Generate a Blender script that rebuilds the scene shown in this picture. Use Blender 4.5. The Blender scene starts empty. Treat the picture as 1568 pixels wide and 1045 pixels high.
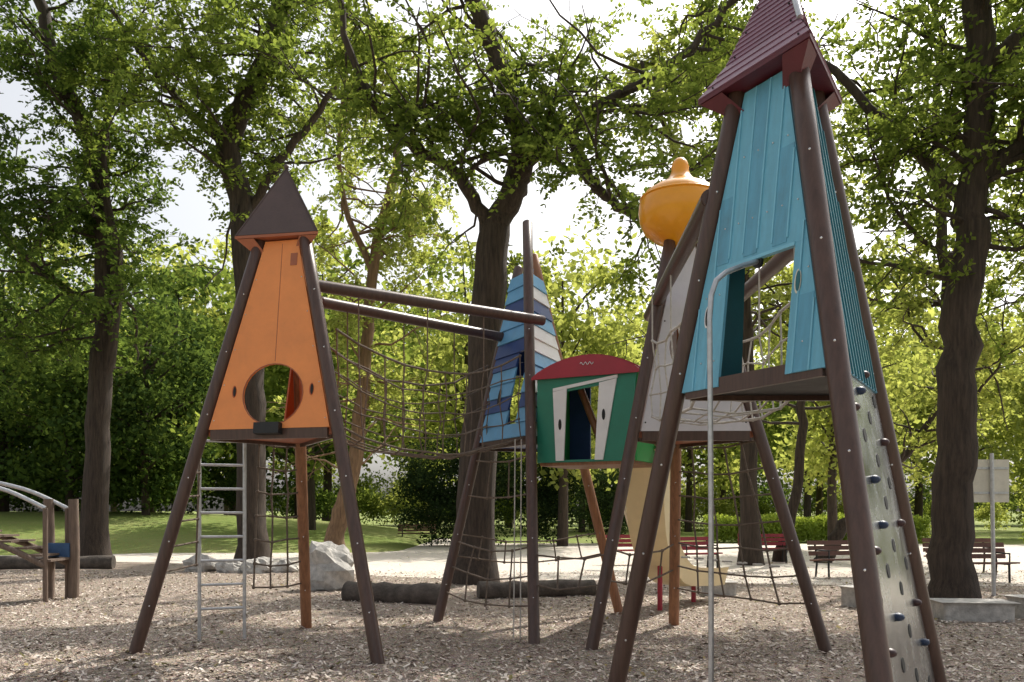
import bpy, math, random
import numpy as np
from mathutils import Vector, Matrix, noise
random.seed(7); RNG=np.random.default_rng(11)
scene=bpy.context.scene
COL=scene.collection
V=Vector
# ------------------------------------------------------------------ materials
def newmat(name):
    m=bpy.data.materials.new(name); m.use_nodes=True
    nt=m.node_tree; nt.nodes.clear()
    return m,nt,nt.nodes,nt.links
def pbr(name,col,rough=.5,metal=0,var=.25,scale=6,bump=.1,bscale=60,grime=.0,coat=0,streak=False):
    m,nt,N,L=newmat(name)
    out=N.new('ShaderNodeOutputMaterial'); b=N.new('ShaderNodeBsdfPrincipled')
    tc=N.new('ShaderNodeTexCoord')
    mp=N.new('ShaderNodeMapping')
    if streak: mp.inputs['Scale'].default_value=(6,6,.6)
    L.new(tc.outputs['Object'],mp.inputs['Vector'])
    n=N.new('ShaderNodeTexNoise'); n.inputs['Scale'].default_value=scale; n.inputs['Detail'].default_value=8; n.inputs['Roughness'].default_value=.65
    L.new(mp.outputs[0],n.inputs['Vector'])
    r=N.new('ShaderNodeValToRGB')
    r.color_ramp.elements[0].position=.3; r.color_ramp.elements[1].position=.72
    r.color_ramp.elements[0].color=[c*(1-var) for c in col]+[1]
    r.color_ramp.elements[1].color=[min(1,c*(1+var)) for c in col]+[1]
    L.new(n.outputs['Fac'],r.inputs[0])
    cur=r.outputs[0]
    if grime>0:
        n3=N.new('ShaderNodeTexNoise'); n3.inputs['Scale'].default_value=2.3; n3.inputs['Detail'].default_value=10; n3.inputs['Roughness'].default_value=.75
        L.new(tc.outputs['Object'],n3.inputs['Vector'])
        mr=N.new('ShaderNodeMapRange'); mr.inputs[1].default_value=.5; mr.inputs[2].default_value=.75; mr.inputs[4].default_value=grime
        L.new(n3.outputs['Fac'],mr.inputs[0])
        mx=N.new('ShaderNodeMixRGB'); mx.inputs[2].default_value=(.09,.075,.055,1)
        L.new(mr.outputs[0],mx.inputs[0]); L.new(cur,mx.inputs[1]); cur=mx.outputs[0]
    L.new(cur,b.inputs['Base Color'])
    b.inputs['Metallic'].default_value=metal
    b.inputs['Coat Weight'].default_value=coat
    rr=N.new('ShaderNodeMapRange'); rr.inputs[3].default_value=max(.05,rough-.12); rr.inputs[4].default_value=min(1,rough+.15)
    L.new(n.outputs['Fac'],rr.inputs[0]); L.new(rr.outputs[0],b.inputs['Roughness'])
    n2=N.new('ShaderNodeTexNoise'); n2.inputs['Scale'].default_value=bscale; n2.inputs['Detail'].default_value=5
    L.new(mp.outputs[0],n2.inputs['Vector'])
    bp=N.new('ShaderNodeBump'); bp.inputs['Strength'].default_value=bump; bp.inputs['Distance'].default_value=.02
    L.new(n2.outputs['Fac'],bp.inputs['Height']); L.new(bp.outputs[0],b.inputs['Normal'])
    L.new(b.outputs[0],out.inputs[0])
    return m
def islandmat(name,cols,trans=.0,rough=.8,tboost=(2.15,1.8,1.0)):
    m,nt,N,L=newmat(name)
    out=N.new('ShaderNodeOutputMaterial'); g=N.new('ShaderNodeNewGeometry')
    r=N.new('ShaderNodeValToRGB')
    while len(r.color_ramp.elements)<len(cols): r.color_ramp.elements.new(.5)
    for i,c in enumerate(cols):
        if trans: 
            gr=sum(c)/3; c=[x*.90+gr*.10 for x in c]
        r.color_ramp.elements[i].position=i/(len(cols)-1); r.color_ramp.elements[i].color=list(c)+[1]
    tc=N.new('ShaderNodeTexCoord'); n=N.new('ShaderNodeTexNoise'); n.inputs['Scale'].default_value=.45; n.inputs['Detail'].default_value=3
    L.new(tc.outputs['Object'],n.inputs['Vector'])
    a=N.new('ShaderNodeMath'); a.operation='MULTIPLY_ADD'; a.inputs[1].default_value=.55
    s=N.new('ShaderNodeMath'); s.operation='MULTIPLY'; s.inputs[1].default_value=.5 if trans else .05
    L.new(n.outputs['Fac'],s.inputs[0])
    if not trans: a.inputs[1].default_value=.97
    L.new(g.outputs['Random Per Island'],a.inputs[0]); L.new(s.outputs[0],a.inputs[2])
    L.new(a.outputs[0],r.inputs[0])
    if trans:
        d=N.new('ShaderNodeBsdfDiffuse'); t=N.new('ShaderNodeBsdfTranslucent')
        L.new(r.outputs[0],d.inputs[0])
        mu=N.new('ShaderNodeMixRGB'); mu.blend_type='MULTIPLY'; mu.inputs[0].default_value=1; mu.inputs[2].default_value=list(tboost)+[1]
        L.new(r.outputs[0],mu.inputs[1]); L.new(mu.outputs[0],t.inputs[0])
        m1=N.new('ShaderNodeMixShader'); m1.inputs[0].default_value=trans
        L.new(d.outputs[0],m1.inputs[1]); L.new(t.outputs[0],m1.inputs[2]); L.new(m1.outputs[0],out.inputs[0])
    else:
        b=N.new('ShaderNodeBsdfPrincipled'); b.inputs['Roughness'].default_value=rough; b.inputs['Specular IOR Level'].default_value=.2
        L.new(r.outputs[0],b.inputs['Base Color']); L.new(b.outputs[0],out.inputs[0])
    return m
def groundmat(name,c1,c2,c3,scale=8,big=.25,bump=.5,bscale=30):
    m,nt,N,L=newmat(name)
    out=N.new('ShaderNodeOutputMaterial'); b=N.new('ShaderNodeBsdfPrincipled'); b.inputs['Roughness'].default_value=.95
    b.inputs['Specular IOR Level'].default_value=.15
    tc=N.new('ShaderNodeTexCoord')
    n=N.new('ShaderNodeTexNoise'); n.inputs['Scale'].default_value=scale; n.inputs['Detail'].default_value=12; n.inputs['Roughness'].default_value=.75
    n2=N.new('ShaderNodeTexNoise'); n2.inputs['Scale'].default_value=big; n2.inputs['Detail'].default_value=6; n2.inputs['Roughness'].default_value=.6
    vo=N.new('ShaderNodeTexVoronoi'); vo.inputs['Scale'].default_value=bscale
    for x in (n,n2,vo): L.new(tc.outputs['Object'],x.inputs['Vector'])
    r=N.new('ShaderNodeValToRGB'); r.color_ramp.elements[0].position=.32; r.color_ramp.elements[1].position=.68
    r.color_ramp.elements[0].color=list(c1)+[1]; r.color_ramp.elements[1].color=list(c2)+[1]
    L.new(n.outputs['Fac'],r.inputs[0])
    mr=N.new('ShaderNodeMapRange'); mr.inputs[1].default_value=.42; mr.inputs[2].default_value=.62; L.new(n2.outputs['Fac'],mr.inputs[0])
    mx=N.new('ShaderNodeMixRGB'); mx.inputs[2].default_value=list(c3)+[1]
    ms=N.new('ShaderNodeMath'); ms.operation='MULTIPLY'; ms.inputs[1].default_value=.7
    L.new(mr.outputs[0],ms.inputs[0]); L.new(ms.outputs[0],mx.inputs[0]); L.new(r.outputs[0],mx.inputs[1])
    mv=N.new('ShaderNodeMixRGB'); mv.blend_type='OVERLAY'; mv.inputs[0].default_value=.5
    L.new(mx.outputs[0],mv.inputs[1]); L.new(vo.outputs['Color'],mv.inputs[2])
    hs=N.new('ShaderNodeMixRGB'); hs.inputs[0].default_value=.7; L.new(mv.outputs[0],hs.inputs[1]); L.new(mx.outputs[0],hs.inputs[2])
    L.new(hs.outputs[0],b.inputs['Base Color'])
    bp=N.new('ShaderNodeBump'); bp.inputs['Strength'].default_value=bump; bp.inputs['Distance'].default_value=.05
    L.new(vo.outputs['Distance'],bp.inputs['Height']); L.new(bp.outputs[0],b.inputs['Normal'])
    L.new(b.outputs[0],out.inputs[0]); return m

M={}
M['leg']=pbr('brown_post',(.085,.047,.036),.36,0,.3,5,.08,40,grime=.15,streak=True)
M['leg_sun_tint']=pbr('sun_tinted_brown',(.30,.135,.065),.5,0,.35,5,.1,40,streak=True)  # post brown with sunlight on rear legs painted in; playhouse timber reuses it
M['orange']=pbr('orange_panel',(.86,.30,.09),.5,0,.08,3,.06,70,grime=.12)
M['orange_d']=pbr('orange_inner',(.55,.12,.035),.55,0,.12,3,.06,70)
M['rust']=pbr('rust_skirt',(.40,.13,.065),.55,0,.15,3,.06,70)
M['roofbrown']=pbr('roof_brown',(.095,.062,.058),.45,0,.15,5,.1,40,grime=.1)
M['roofpurple']=pbr('roof_purple',(.22,.10,.155),.42,0,.14,5,.1,40,grime=.1)
M['redunder']=pbr('red_eave',(.11,.018,.028),.5,0,.2,5,.1,40)
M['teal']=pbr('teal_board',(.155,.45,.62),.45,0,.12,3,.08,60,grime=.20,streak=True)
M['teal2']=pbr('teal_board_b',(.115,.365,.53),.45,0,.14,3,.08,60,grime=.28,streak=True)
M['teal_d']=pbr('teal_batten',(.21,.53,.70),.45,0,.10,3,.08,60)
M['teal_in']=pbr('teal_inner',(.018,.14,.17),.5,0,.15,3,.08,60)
M['lb']=pbr('light_blue',(.13,.37,.62),.45,0,.12,3,.08,60,grime=.1)
M['db']=pbr('dark_blue',(.025,.06,.21),.45,0,.15,3,.08,60)
M['white']=pbr('white_board',(.80,.80,.80),.5,0,.06,3,.06,60,grime=.12)
M['green']=pbr('green_board',(.018,.21,.135),.45,0,.12,3,.08,60,grime=.1)
M['green_l']=pbr('green_inner',(.02,.32,.07),.5,0,.12,3,.08,60)
M['red']=pbr('red_roof',(.36,.025,.045),.42,0,.15,3,.08,60)
M['grey']=pbr('grey_panel',(.62,.59,.61),.5,0,.06,3,.06,60,grime=.15)
M['yellow']=pbr('yellow_plastic',(.88,.36,.012),.3,0,.06,3,.03,60,coat=.3)
M['cream']=pbr('cream_slide',(.86,.72,.44),.45,0,.06,3,.03,60)
M['steel']=pbr('galvanised_steel',(.55,.56,.58),.4,.7,.2,14,.08,80)
M['plate']=pbr('steel_plate',(.44,.45,.45),.24,.92,.25,3,.25,3)
M['bolt']=pbr('bolt',(.75,.75,.75),.25,.9,.1,4,.02,7)
M['dark']=pbr('dark_slot',(.015,.015,.015),.7)
M['grip']=pbr('blue_grip',(.012,.03,.075),.45)
M['grip2']=pbr('dark_grip',(.045,.018,.02),.45)
M['rope']=pbr('rope',(.17,.13,.10),.9,0,.35,20,.5,150)
M['ropel']=pbr('rope_light',(.55,.51,.46),.9,0,.25,20,.5,150)
M['bark']=pbr('bark',(.058,.042,.032),.95,0,.6,3,1.0,14,streak=True)
M['bark2']=pbr('bark_warm',(.22,.135,.08),.95,0,.5,3,1.0,14,streak=True)
M['stone']=pbr('granite',(.45,.43,.40),.9,0,.35,7,.7,20)
M['log']=pbr('old_log',(.10,.082,.068),.95,0,.5,6,1,20)
M['bwood']=pbr('bench_wood',(.16,.075,.055),.6,0,.3,6,.3,40)
M['bred']=pbr('bench_red',(.34,.04,.055),.5,0,.2,6,.3,40)
M['iron']=pbr('cast_iron',(.035,.035,.035),.5,.5,.2)
M['post']=pbr('weathered_post',(.18,.13,.10),.85,0,.35,6,.5,30,streak=True)
M['bluep']=pbr('blue_paint',(.04,.10,.22),.5)
M['sign']=pbr('sign_back',(.78,.74,.62),.6,0,.1,3,.05,50,grime=.2)
M['leafA']=islandmat('leaf_locust',[(.045,.078,.020),(.085,.14,.032),(.14,.21,.048),(.22,.30,.08)],.62)
M['leafB']=islandmat('leaf_dark',[(.028,.054,.017),(.05,.095,.025),(.09,.155,.037),(.15,.23,.055)],.58)
M['leafC']=islandmat('leaf_sunny',[(.11,.155,.045),(.17,.23,.065),(.24,.31,.10),(.32,.39,.145)],.62)
M['leafF']=islandmat('leaf_forest',[(.020,.040,.015),(.038,.074,.022),(.068,.12,.032),(.12,.185,.05)],.5)
M['leafD']=islandmat('leaf_hedge',[(.17,.25,.045),(.23,.33,.055),(.29,.40,.09)],.5)
M['leafE']=islandmat('leaf_conifer',[(.012,.025,.011),(.021,.04,.016),(.036,.063,.024)],.25)
M['litter']=islandmat('fallen_leaf',[(.12,.11,.04),(.22,.19,.07),(.34,.27,.11),(.16,.09,.045)],0,.8)
M['chips']=islandmat('wood_chip',[(.16,.118,.09),(.33,.262,.21),(.48,.40,.335),(.64,.555,.475),(.80,.72,.63)],0,.9)
M['chipground']=groundmat('chip_ground',(.25,.195,.155),(.58,.49,.41),(.42,.34,.28),9,.5,.9,42)
M['sand']=groundmat('sandy_path',(.58,.52,.46),(.70,.64,.57),(.63,.57,.50),14,.2,.3,40)
M['grass']=groundmat('lawn',(.13,.18,.04),(.24,.30,.08),(.29,.29,.12),10,.12,.6,22)

# ------------------------------------------------------------------ mesh builder
def basis(t):
    t=t.normalized(); a=V((0,0,1)) if abs(t.z)<.9 else V((1,0,0))
    u=t.cross(a).normalized(); return u,t.cross(u).normalized()
class MB:
    def __init__(s): s.v=[];s.f=[];s.m=[];s.sm=[];s.mats=[]
    def mi(s,k):
        if k not in s.mats: s.mats.append(k)
        return s.mats.index(k)
    def add(s,vs,fs,m,smooth=False):
        o=len(s.v); s.v+= [tuple(x) for x in vs]; k=s.mi(m)
        for f in fs: s.f.append([i+o for i in f]); s.m.append(k); s.sm.append(smooth)
    def tube(s,pts,r,m,n=12,caps=True):
        pts=[V(p) for p in pts]
        if not isinstance(r,(list,tuple)): r=[r]*len(pts)
        vs=[];fs=[]
        u=None
        for i,p in enumerate(pts):
            t=(pts[min(i+1,len(pts)-1)]-pts[max(i-1,0)]).normalized()
            if u is None: u,w=basis(t)
            else:
                u=(u-t*u.dot(t)).normalized(); w=t.cross(u)
            for k in range(n):
                a=2*math.pi*k/n; vs.append(p+(u*math.cos(a)+w*math.sin(a))*r[i])
        for i in range(len(pts)-1):
            for k in range(n):
                k2=(k+1)%n; fs.append([i*n+k,i*n+k2,(i+1)*n+k2,(i+1)*n+k])
        s.add(vs,fs,m,True)
        if caps:
            s.add(vs[:n],[list(range(n))],m); s.add(vs[-n:],[list(range(n))],m)
    def prism(s,poly,t,m):
        poly=[V(p) for p in poly]; t=V(t); n=len(poly)
        vs=poly+[p+t for p in poly]
        fs=[list(range(n)),[n+i for i in range(n)][::-1]]+[[i,(i+1)%n,n+(i+1)%n,n+i] for i in range(n)]
        s.add(vs,fs,m)
    def box(s,c,size,m,ax=None):
        c=V(c); ax=ax or (V((1,0,0)),V((0,1,0)),V((0,0,1)))
        x,y,z=[a*(d/2) for a,d in zip(ax,size)]
        s.prism([c-x-y-z,c+x-y-z,c+x+y-z,c-x+y-z],z*2,m)
    def ball(s,c,r,m,n=8,k=5,sz=(1,1,1),jit=0):
        c=V(c);vs=[];fs=[]
        for i in range(k+1):
            th=math.pi*i/k
            for j in range(n):
                ph=2*math.pi*j/n
                p=V((math.sin(th)*math.cos(ph)*sz[0],math.sin(th)*math.sin(ph)*sz[1],math.cos(th)*sz[2]))*r
                if jit: p*=1+jit*noise.noise(p*(1.3/r)+c)+jit*.5*noise.noise(p*(3/r)+c)
                vs.append(c+p)
        for i in range(k):
            for j in range(n):
                fs.append([i*n+j,(i+1)*n+j,(i+1)*n+(j+1)%n,i*n+(j+1)%n])
        s.add(vs,fs,m,not jit)
    def build(s,name,parent=None):
        me=bpy.data.meshes.new(name); me.from_pydata(s.v,[],s.f)
        for k in s.mats: me.materials.append(M[k])
        me.polygons.foreach_set('material_index',s.m); me.polygons.foreach_set('use_smooth',s.sm)
        me.update(); ob=bpy.data.objects.new(name,me); COL.objects.link(ob)
        if parent: ob.parent=parent
        return ob
def empty(name):
    e=bpy.data.objects.new(name,None); COL.objects.link(e); e.empty_display_size=.3; return e

# ------------------------------------------------------------------ tripod towers
ZT=4.62
class Tripod:
    def __init__(s,feet,tops,zt=ZT): s.feet=[V((*f,0)) for f in feet]; s.tops=[V((*t,zt)) for t in tops]; s.zt=zt; s.c=sum(s.feet,V())/3; s.ct=sum(s.tops,V())/3
    def leg(s,i,z): return s.feet[i].lerp(s.tops[i],z/s.zt)
    def cen(s,z): return (s.leg(0,z)+s.leg(1,z)+s.leg(2,z))/3
    def face(s,i,j,z0,z1,inset=.085):
        a0,b0,a1,b1=s.leg(i,z0),s.leg(j,z0),s.leg(i,z1),s.leg(j,z1)
        O=(a0+b0)/2; T=(a1+b1)/2; u=(b0-a0).normalized(); d=T-O; sk=d.dot(u); v=d-u*sk; h=v.length; v.normalize()
        n=u.cross(v); 
        if n.dot(O-s.cen(z0))<0: n=-n
        return dict(O=O,u=u,v=v,n=n,h=h,wb=(b0-a0).length/2-inset,wt=(b1-a1).length/2-inset,sk=sk)
def fp(F,u,v,o=0): return F['O']+F['u']*u+F['v']*v+F['n']*o
def lim(F,v):
    t=v/F['h']; w=F['wb']+(F['wt']-F['wb'])*t; c=F['sk']*t; return c-w,c+w
def ray(c,a,poly):
    d=(math.cos(a),math.sin(a)); best=0
    for i in range(len(poly)):
        p=poly[i]; q=poly[(i+1)%len(poly)]
        ex,ey=q[0]-p[0],q[1]-p[1]; den=d[0]*ey-d[1]*ex
        if abs(den)<1e-9: continue
        t=((p[0]-c[0])*ey-(p[1]-c[1])*ex)/den; k=((p[0]-c[0])*d[1]-(p[1]-c[1])*d[0])/den
        if t>0 and -1e-6<=k<=1+1e-6: best=max(best,t)
    return (c[0]+d[0]*best,c[1]+d[1]*best)
def holed(mb,F,outer,hole,c,th,m,off=0):
    an=[math.atan2(p[1]-c[1],p[0]-c[0]) for p in outer+hole]+[2*math.pi*k/40-math.pi for k in range(40)]
    an=sorted(set(round(a,5) for a in an)); n=len(an)
    o=[ray(c,a,outer) for a in an]; h=[ray(c,a,hole) for a in an]
    vs=[fp(F,*p,off+th) for p in o]+[fp(F,*p,off+th) for p in h]+[fp(F,*p,off) for p in o]+[fp(F,*p,off) for p in h]
    fs=[]
    for i in range(n):
        j=(i+1)%n
        fs+=[[i,j,n+j,n+i],[2*n+i,3*n+i,3*n+j,2*n+j],[n+i,n+j,3*n+j,3*n+i],[i,2*n+i,2*n+j,j]]
    mb.add(vs,fs,m)
def trap(F,v0=0,v1=None):
    v1=F['h'] if v1 is None else v1
    a,b=lim(F,v0);c,d=lim(F,v1); return [(a,v0),(b,v0),(d,v1),(c,v1)]
def flat(mb,F,poly,th,m,off=0): mb.prism([fp(F,*p,off) for p in poly],F['n']*th,m)
def openpanel(mb,F,u0,u1,v1,th,m,off=0,vb=0):
    a,b=lim(F,vb); c,d=lim(F,v1)
    flat(mb,F,[(a,vb),(u0,vb),(u0,v1),(c,v1)],th,m,off)
    flat(mb,F,[(u1,vb),(b,vb),(d,v1),(u1,v1)],th,m,off)
    flat(mb,F,trap(F,v1+.001),th,m,off)
def battens(mb,F,us,th,w,m,off,hole=None):
    for u in us:
        st=None; N=160
        for k in range(N+1):
            v=F['h']*k/N; a,b=lim(F,v)
            ok=a+.004<u-w/2 and u+w/2<b-.004 and not(hole and hole[0]-w/2<u<hole[1]+w/2 and hole[2]-.01<v<hole[3])
            if k==N: ok2=False
            else: ok2=ok
            if ok2 and st is None: st=v
            if not ok2 and st is not None:
                if v-st>.05: flat(mb,F,[(u-w/2,st),(u+w/2,st),(u+w/2,v-.005),(u-w/2,v-.005)],th,m,off)
                st=None
def claps(mb,F,v0,v1,nr,cols,off=.0,hole=None,amp=.0):
    for k in range(nr):
        a=v0+(v1-v0)*k/nr; b=v0+(v1-v0)*(k+1)/nr-.004
        l0,r0=lim(F,a); l1,r1=lim(F,b); m=cols[k%len(cols)]
        segs=[(l0,r0,l1,r1)]
        if hole and a<hole[3] and b>hole[2]:
            segs=[(l0,hole[0],l1,hole[0]),(hole[1],r0,hole[1],r1)]
        for (x0,x1,y0,y1) in segs:
            if x1-x0<.02 or y1-y0<.01: continue
            P=[(x0,a,off),(x1,a,off),(y1,b,off),(y0,b,off),(x0,a,off+.035),(x1,a,off+.035),(y1,b,off+.014),(y0,b,off+.014)]
            mb.add([fp(F,*p) for p in P],[[0,1,2,3],[4,7,6,5],[0,4,5,1],[1,5,6,2],[2,6,7,3],[3,7,4,0]],m)
def oval(mb,F,u,v,w,h,m,off):
    mb.prism([fp(F,u+w*math.cos(a),v+h*math.sin(a),off) for a in [2*math.pi*k/14 for k in range(14)]],F['n']*.004,m)
def legs(T,e,tops=(None,None,None),mats=('leg','leg','leg'),r=.07):
    for i in range(3):
        mb=MB(); zt=tops[i] or T.zt
        p0=T.leg(i,-.15); p1=T.leg(i,zt); d=(p1-p0)
        mb.tube([p0+d*k/8 for k in range(9)]+[p1+d.normalized()*.02],[r]*9+[r*.7],mats[i],18)
        for z in (.55,1.25,1.95,2.65,3.35,4.0):
            q=T.leg(i,z); o=V((-q.x,-q.y,0)).normalized()
            mb.ball(q+o*(r-.002),.010,'bolt',6,4)
        mb.build('leg_%d'%(i+1),e)
def platform(T,e,z,th,m,mrim,ext=.0):
    mb=MB(); p=[T.cen(z).lerp(T.leg(i,z),.93) for i in range(3)]
    mb.prism([q-V((0,0,th)) for q in p],V((0,0,th)),m)
    for i in range(3):
        a,b=p[i],p[(i+1)%3]; mid=(a+b)/2; d=(b-a).normalized(); n=V((d.y,-d.x,0))
        if n.dot(mid-T.cen(z))<0:n=-n
        mb.box(mid+n*.02-V((0,0,th/2+.01)),((b-a).length-.1,.04,th+.06),mrim,(d,n,V((0,0,1))))
    mb.build('platform',e)
def roof(T,e,Re,z0,za,m,mu,Rb=None,zb=None,boards=0,cap=None,lap=.010):
    mb=MB(); C=T.ct.copy(); ap=V((C.x,C.y,za))
    dirs=[(T.feet[i]-T.c).normalized() for i in range(3)]
    def ring(R,z): return [V((C.x,C.y,z))+d*R for d in dirs]
    E=ring(Re,z0)
    B=ring(Rb,zb) if Rb else None
    for i in range(3):
        j=(i+1)%3
        sections=[([E[i],E[j]],([B[i],B[j]] if B else [ap,ap]))]
        if B: sections.append(([B[i],B[j]],[ap,ap]))
        for si,(l,h) in enumerate(sections):
            nb=(boards if (si==len(sections)-1) else max(1,boards//5)) if boards else 1
            n=(l[1]-l[0]).cross(((h[0]+h[1])/2)-l[0]).normalized()
            if n.dot((l[0]+l[1])/2-V((C.x,C.y,z0)))<0:n=-n
            for k in range(nb):
                a,b=k/nb,(k+1)/nb
                q0,q1=l[0].lerp(h[0],a),l[1].lerp(h[1],a); q3,q2=l[0].lerp(h[0],b),l[1].lerp(h[1],b)
                o1=lap if boards else .0
                vs=[q0+n*o1,q1+n*o1,q2+n*.001,q3+n*.001,q0-n*.02,q1-n*.02,q2-n*.02,q3-n*.02]
                mb.add(vs,[[0,1,2,3],[4,7,6,5],[0,4,5,1]],m)
                if boards:
                    for f in (.12,.88) if k%4==0 else (): mb.ball(q0.lerp(q1,f)+n*(o1+.002)+(q3-q0)*.4,.008,'dark',6,4)
    mb.ball(ap,.03,m,8,5)
    mb.prism([p-V((0,0,.035)) for p in E],V((0,0,.03)),mu)
    inn=ring(Re*.60,z0-.20); E2=ring(Re*.97,z0-.04)
    for i in range(3):
        j=(i+1)%3
        for a,b in ((0,.22),(.78,1)):
            q=[E2[i].lerp(E2[j],a),E2[i].lerp(E2[j],b),inn[i].lerp(inn[j],b),inn[i].lerp(inn[j],a)]
            mb.add(q,[[0,1,2,3]],mu)
    mb.build('roof',e)
def net(mb,pa0,pb0,pa1,pb1,nu,nv,sag=.05,r=.012,m='rope',knots=True,jit=.02):
    G=[]
    for j in range(nv+1):
        row=[]
        for i in range(nu+1):
            a,b=i/nu,j/nv
            p=(pa0.lerp(pb0,a)).lerp(pa1.lerp(pb1,a),b)-V((0,0,sag*4*a*(1-a)))
            if 0<i<nu: p=p+V([random.uniform(-jit,jit) for _ in range(3)])
            row.append(p)
        G.append(row)
    for row in G: mb.tube(row,r,m,6,False)
    for i in range(nu+1): mb.tube([G[j][i] for j in range(nv+1)],r,m,6,False)
    if knots:
        for row in G:
            for p in row: mb.ball(p,r*2.0,m,6,4)
def cyl_between(a,b,r,m,name,e,n=16):
    mb=MB(); mb.tube([V(a),V(b)],r,m,n); 
    d=(V(b)-V(a)).normalized()
    mb.tube([V(a)-d*.012,V(a)+d*.03],r*.9,m,n); mb.tube([V(b)-d*.03,V(b)+d*.012],r*.9,m,n)
    return mb.build(name,e)
Z3=V((0,0,1))
# ---- orange tower
A=Tripod([(-4.12,9.25),(-1.35,8.6),(-2.72,11.24)],[(-2.84,9.58),(-2.30,9.43),(-2.56,9.98)])
eA=empty('orange_climbing_tower')
legs(A,eA,mats=('leg','leg','leg_sun_tint')); platform(A,eA,2.48,.07,'rust','leg')
roof(A,eA,.56,4.66,5.50,'roofbrown','rust')
mb=MB(); F=A.face(0,1,2.48,4.6)
R=.34; hc=(.03,.38); hole=[(hc[0]+R*1.06*math.cos(t),max(.03,hc[1]+R*math.sin(t))) for t in [2*math.pi*k/28 for k in range(28)]]
holed(mb,F,trap(F),hole,hc,.028,'orange',-.01)
for k in range(28):
    p,q=hole[k],hole[(k+1)%28]; mb.tube([fp(F,*p,.02),fp(F,*q,.02)],.006,'rust',6,False)
flat(mb,F,[(.030,.75),(.036,.75),(.03,2.1),(.024,2.1)],.002,'rust',.0185)
for u in (-.44,.49): oval(mb,F,u,.42,.026,.07,'orange_d',.0185); oval(mb,F,u+.006,.42,.017,.058,'dark',.0235)
mb.box(fp(F,.02,-.01,.05),(.30,.10,.12),'iron',(F['u'],F['n'],F['v']))
flat(mb,F,[(.14,1.84),(.22,1.84),(.22,1.98),(.14,1.98)],.004,'rust',.0185)
for v in (.1,.5,.9,1.3,1.7):
    a,b=lim(F,v)
    for u in (a+.03,b-.03): mb.ball(fp(F,u,v,.019),.008,'bolt',6,4)
mb.build('front_panel',eA)
mb=MB(); F=A.face(1,2,2.48,4.6); hc=(0,.42); R=.31; hole=[(hc[0]+R*math.cos(t),hc[1]+R*math.sin(t)) for t in [2*math.pi*k/28 for k in range(28)]]
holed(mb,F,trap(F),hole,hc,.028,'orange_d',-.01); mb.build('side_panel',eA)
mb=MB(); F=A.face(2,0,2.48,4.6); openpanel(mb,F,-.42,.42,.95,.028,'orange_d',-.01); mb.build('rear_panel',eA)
mb=MB(); La=V((-3.70,10.05,0)); Lb=V((-3.22,10.22,0))
for p in (La,Lb): mb.tube([p-Z3*.1,p+Z3*2.55],.021,'steel',10)
for k in range(8):
    z=.42+k*.285; mb.tube([La+Z3*z,Lb+Z3*z],.016,'steel',8)
mb.build('metal_ladder',eA)
mb=MB()
net(mb,V((-3.15,10.35,.65)),A.leg(2,.65),V((-3.05,10.25,2.4)),A.leg(2,2.4),3,6,.03)
net(mb,A.leg(0,.9),V((-3.72,10.0,.95)),A.leg(0,2.3),V((-3.66,9.95,2.3)),1,5,.03)
mb.build('climbing_net',eA)
# ---- blue striped tower
C=Tripod([(-1.05,11.9),(.26,9.98),(1.62,12.75)],[(.10,12.50),(.22,11.75),(.36,12.55)],5.15)
eC=empty('striped_climbing_tower')
legs(C,eC,(5.15,5.62,5.35),('leg','leg','leg_sun_tint')); platform(C,eC,2.55,.07,'db','leg')
mb=MB(); F=C.face(0,1,2.55,4.95)
claps(mb,F,0,F['h'],12,['lb','lb','db','lb','lb','db','db'],-.01,hole=(.02,.30,.25,1.2)); 
oval(mb,F,-.30,.62,.035,.12,'dark',.03); mb.build('left_panel',eC)
mb=MB(); F=C.face(1,2,2.55,4.95)
claps(mb,F,0,F['h'],12,['white','lb','db','white','lb','lb','white'],-.01,hole=(-.3,.3,-.01,.8)); mb.build('right_panel',eC)
mb=MB(); F=C.face(2,0,2.55,4.95); claps(mb,F,0,F['h'],12,['db','db'],-.03,hole=(-.3,.3,.1,1)); mb.build('rear_panel',eC)
mb=MB()
net(mb,C.leg(0,.45),C.leg(1,.45),C.leg(0,1.15),C.leg(1,1.15),4,2,.10)
net(mb,C.leg(0,1.8),C.leg(1,1.8),C.leg(0,2.3),C.leg(1,2.3),3,1,.06)
net(mb,C.leg(0,.95),C.leg(2,.95),C.leg(0,1.25),C.leg(2,1.25),6,1,.12)
for x in (.02,.10,): mb.tube([V((x,10.3,0)),V((x+.02,10.9,2.5))],.009,'ropel',6)
mb.build('climbing_net',eC)
# ---- grey tower with onion dome
D=Tripod([(.89,9.54),(2.2,11.55),(3.5,9.45)],[(1.86,10.0),(2.03,10.35),(2.22,10.0)],4.75)
eD=empty('grey_climbing_tower')
legs(D,eD,mats=('leg','leg_sun_tint','leg')); platform(D,eD,2.5,.07,'rust','leg')
mb=MB(); F=D.face(0,2,2.5,4.7); R=.3; hc=(-.02,.98); hole=[(hc[0]+R*.9*math.cos(t),hc[1]+R*math.sin(t)) for t in [2*math.pi*k/28 for k in range(28)]]
holed(mb,F,trap(F),hole,hc,.028,'grey',-.01)
for v in (.1,.5,.9,1.3,1.7):
    a,b=lim(F,v)
    for u in (a+.03,b-.03): mb.ball(fp(F,u,v,.019),.01,'dark',6,4)
mb.build('front_panel',eD)
mb=MB(); F=D.face(0,1,2.5,4.7); openpanel(mb,F,-.3,.3,1.0,.028,'grey',-.01); F=D.face(1,2,2.5,4.7); openpanel(mb,F,-.3,.3,1.0,.028,'grey',-.01); mb.build('rear_panels',eD)
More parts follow.
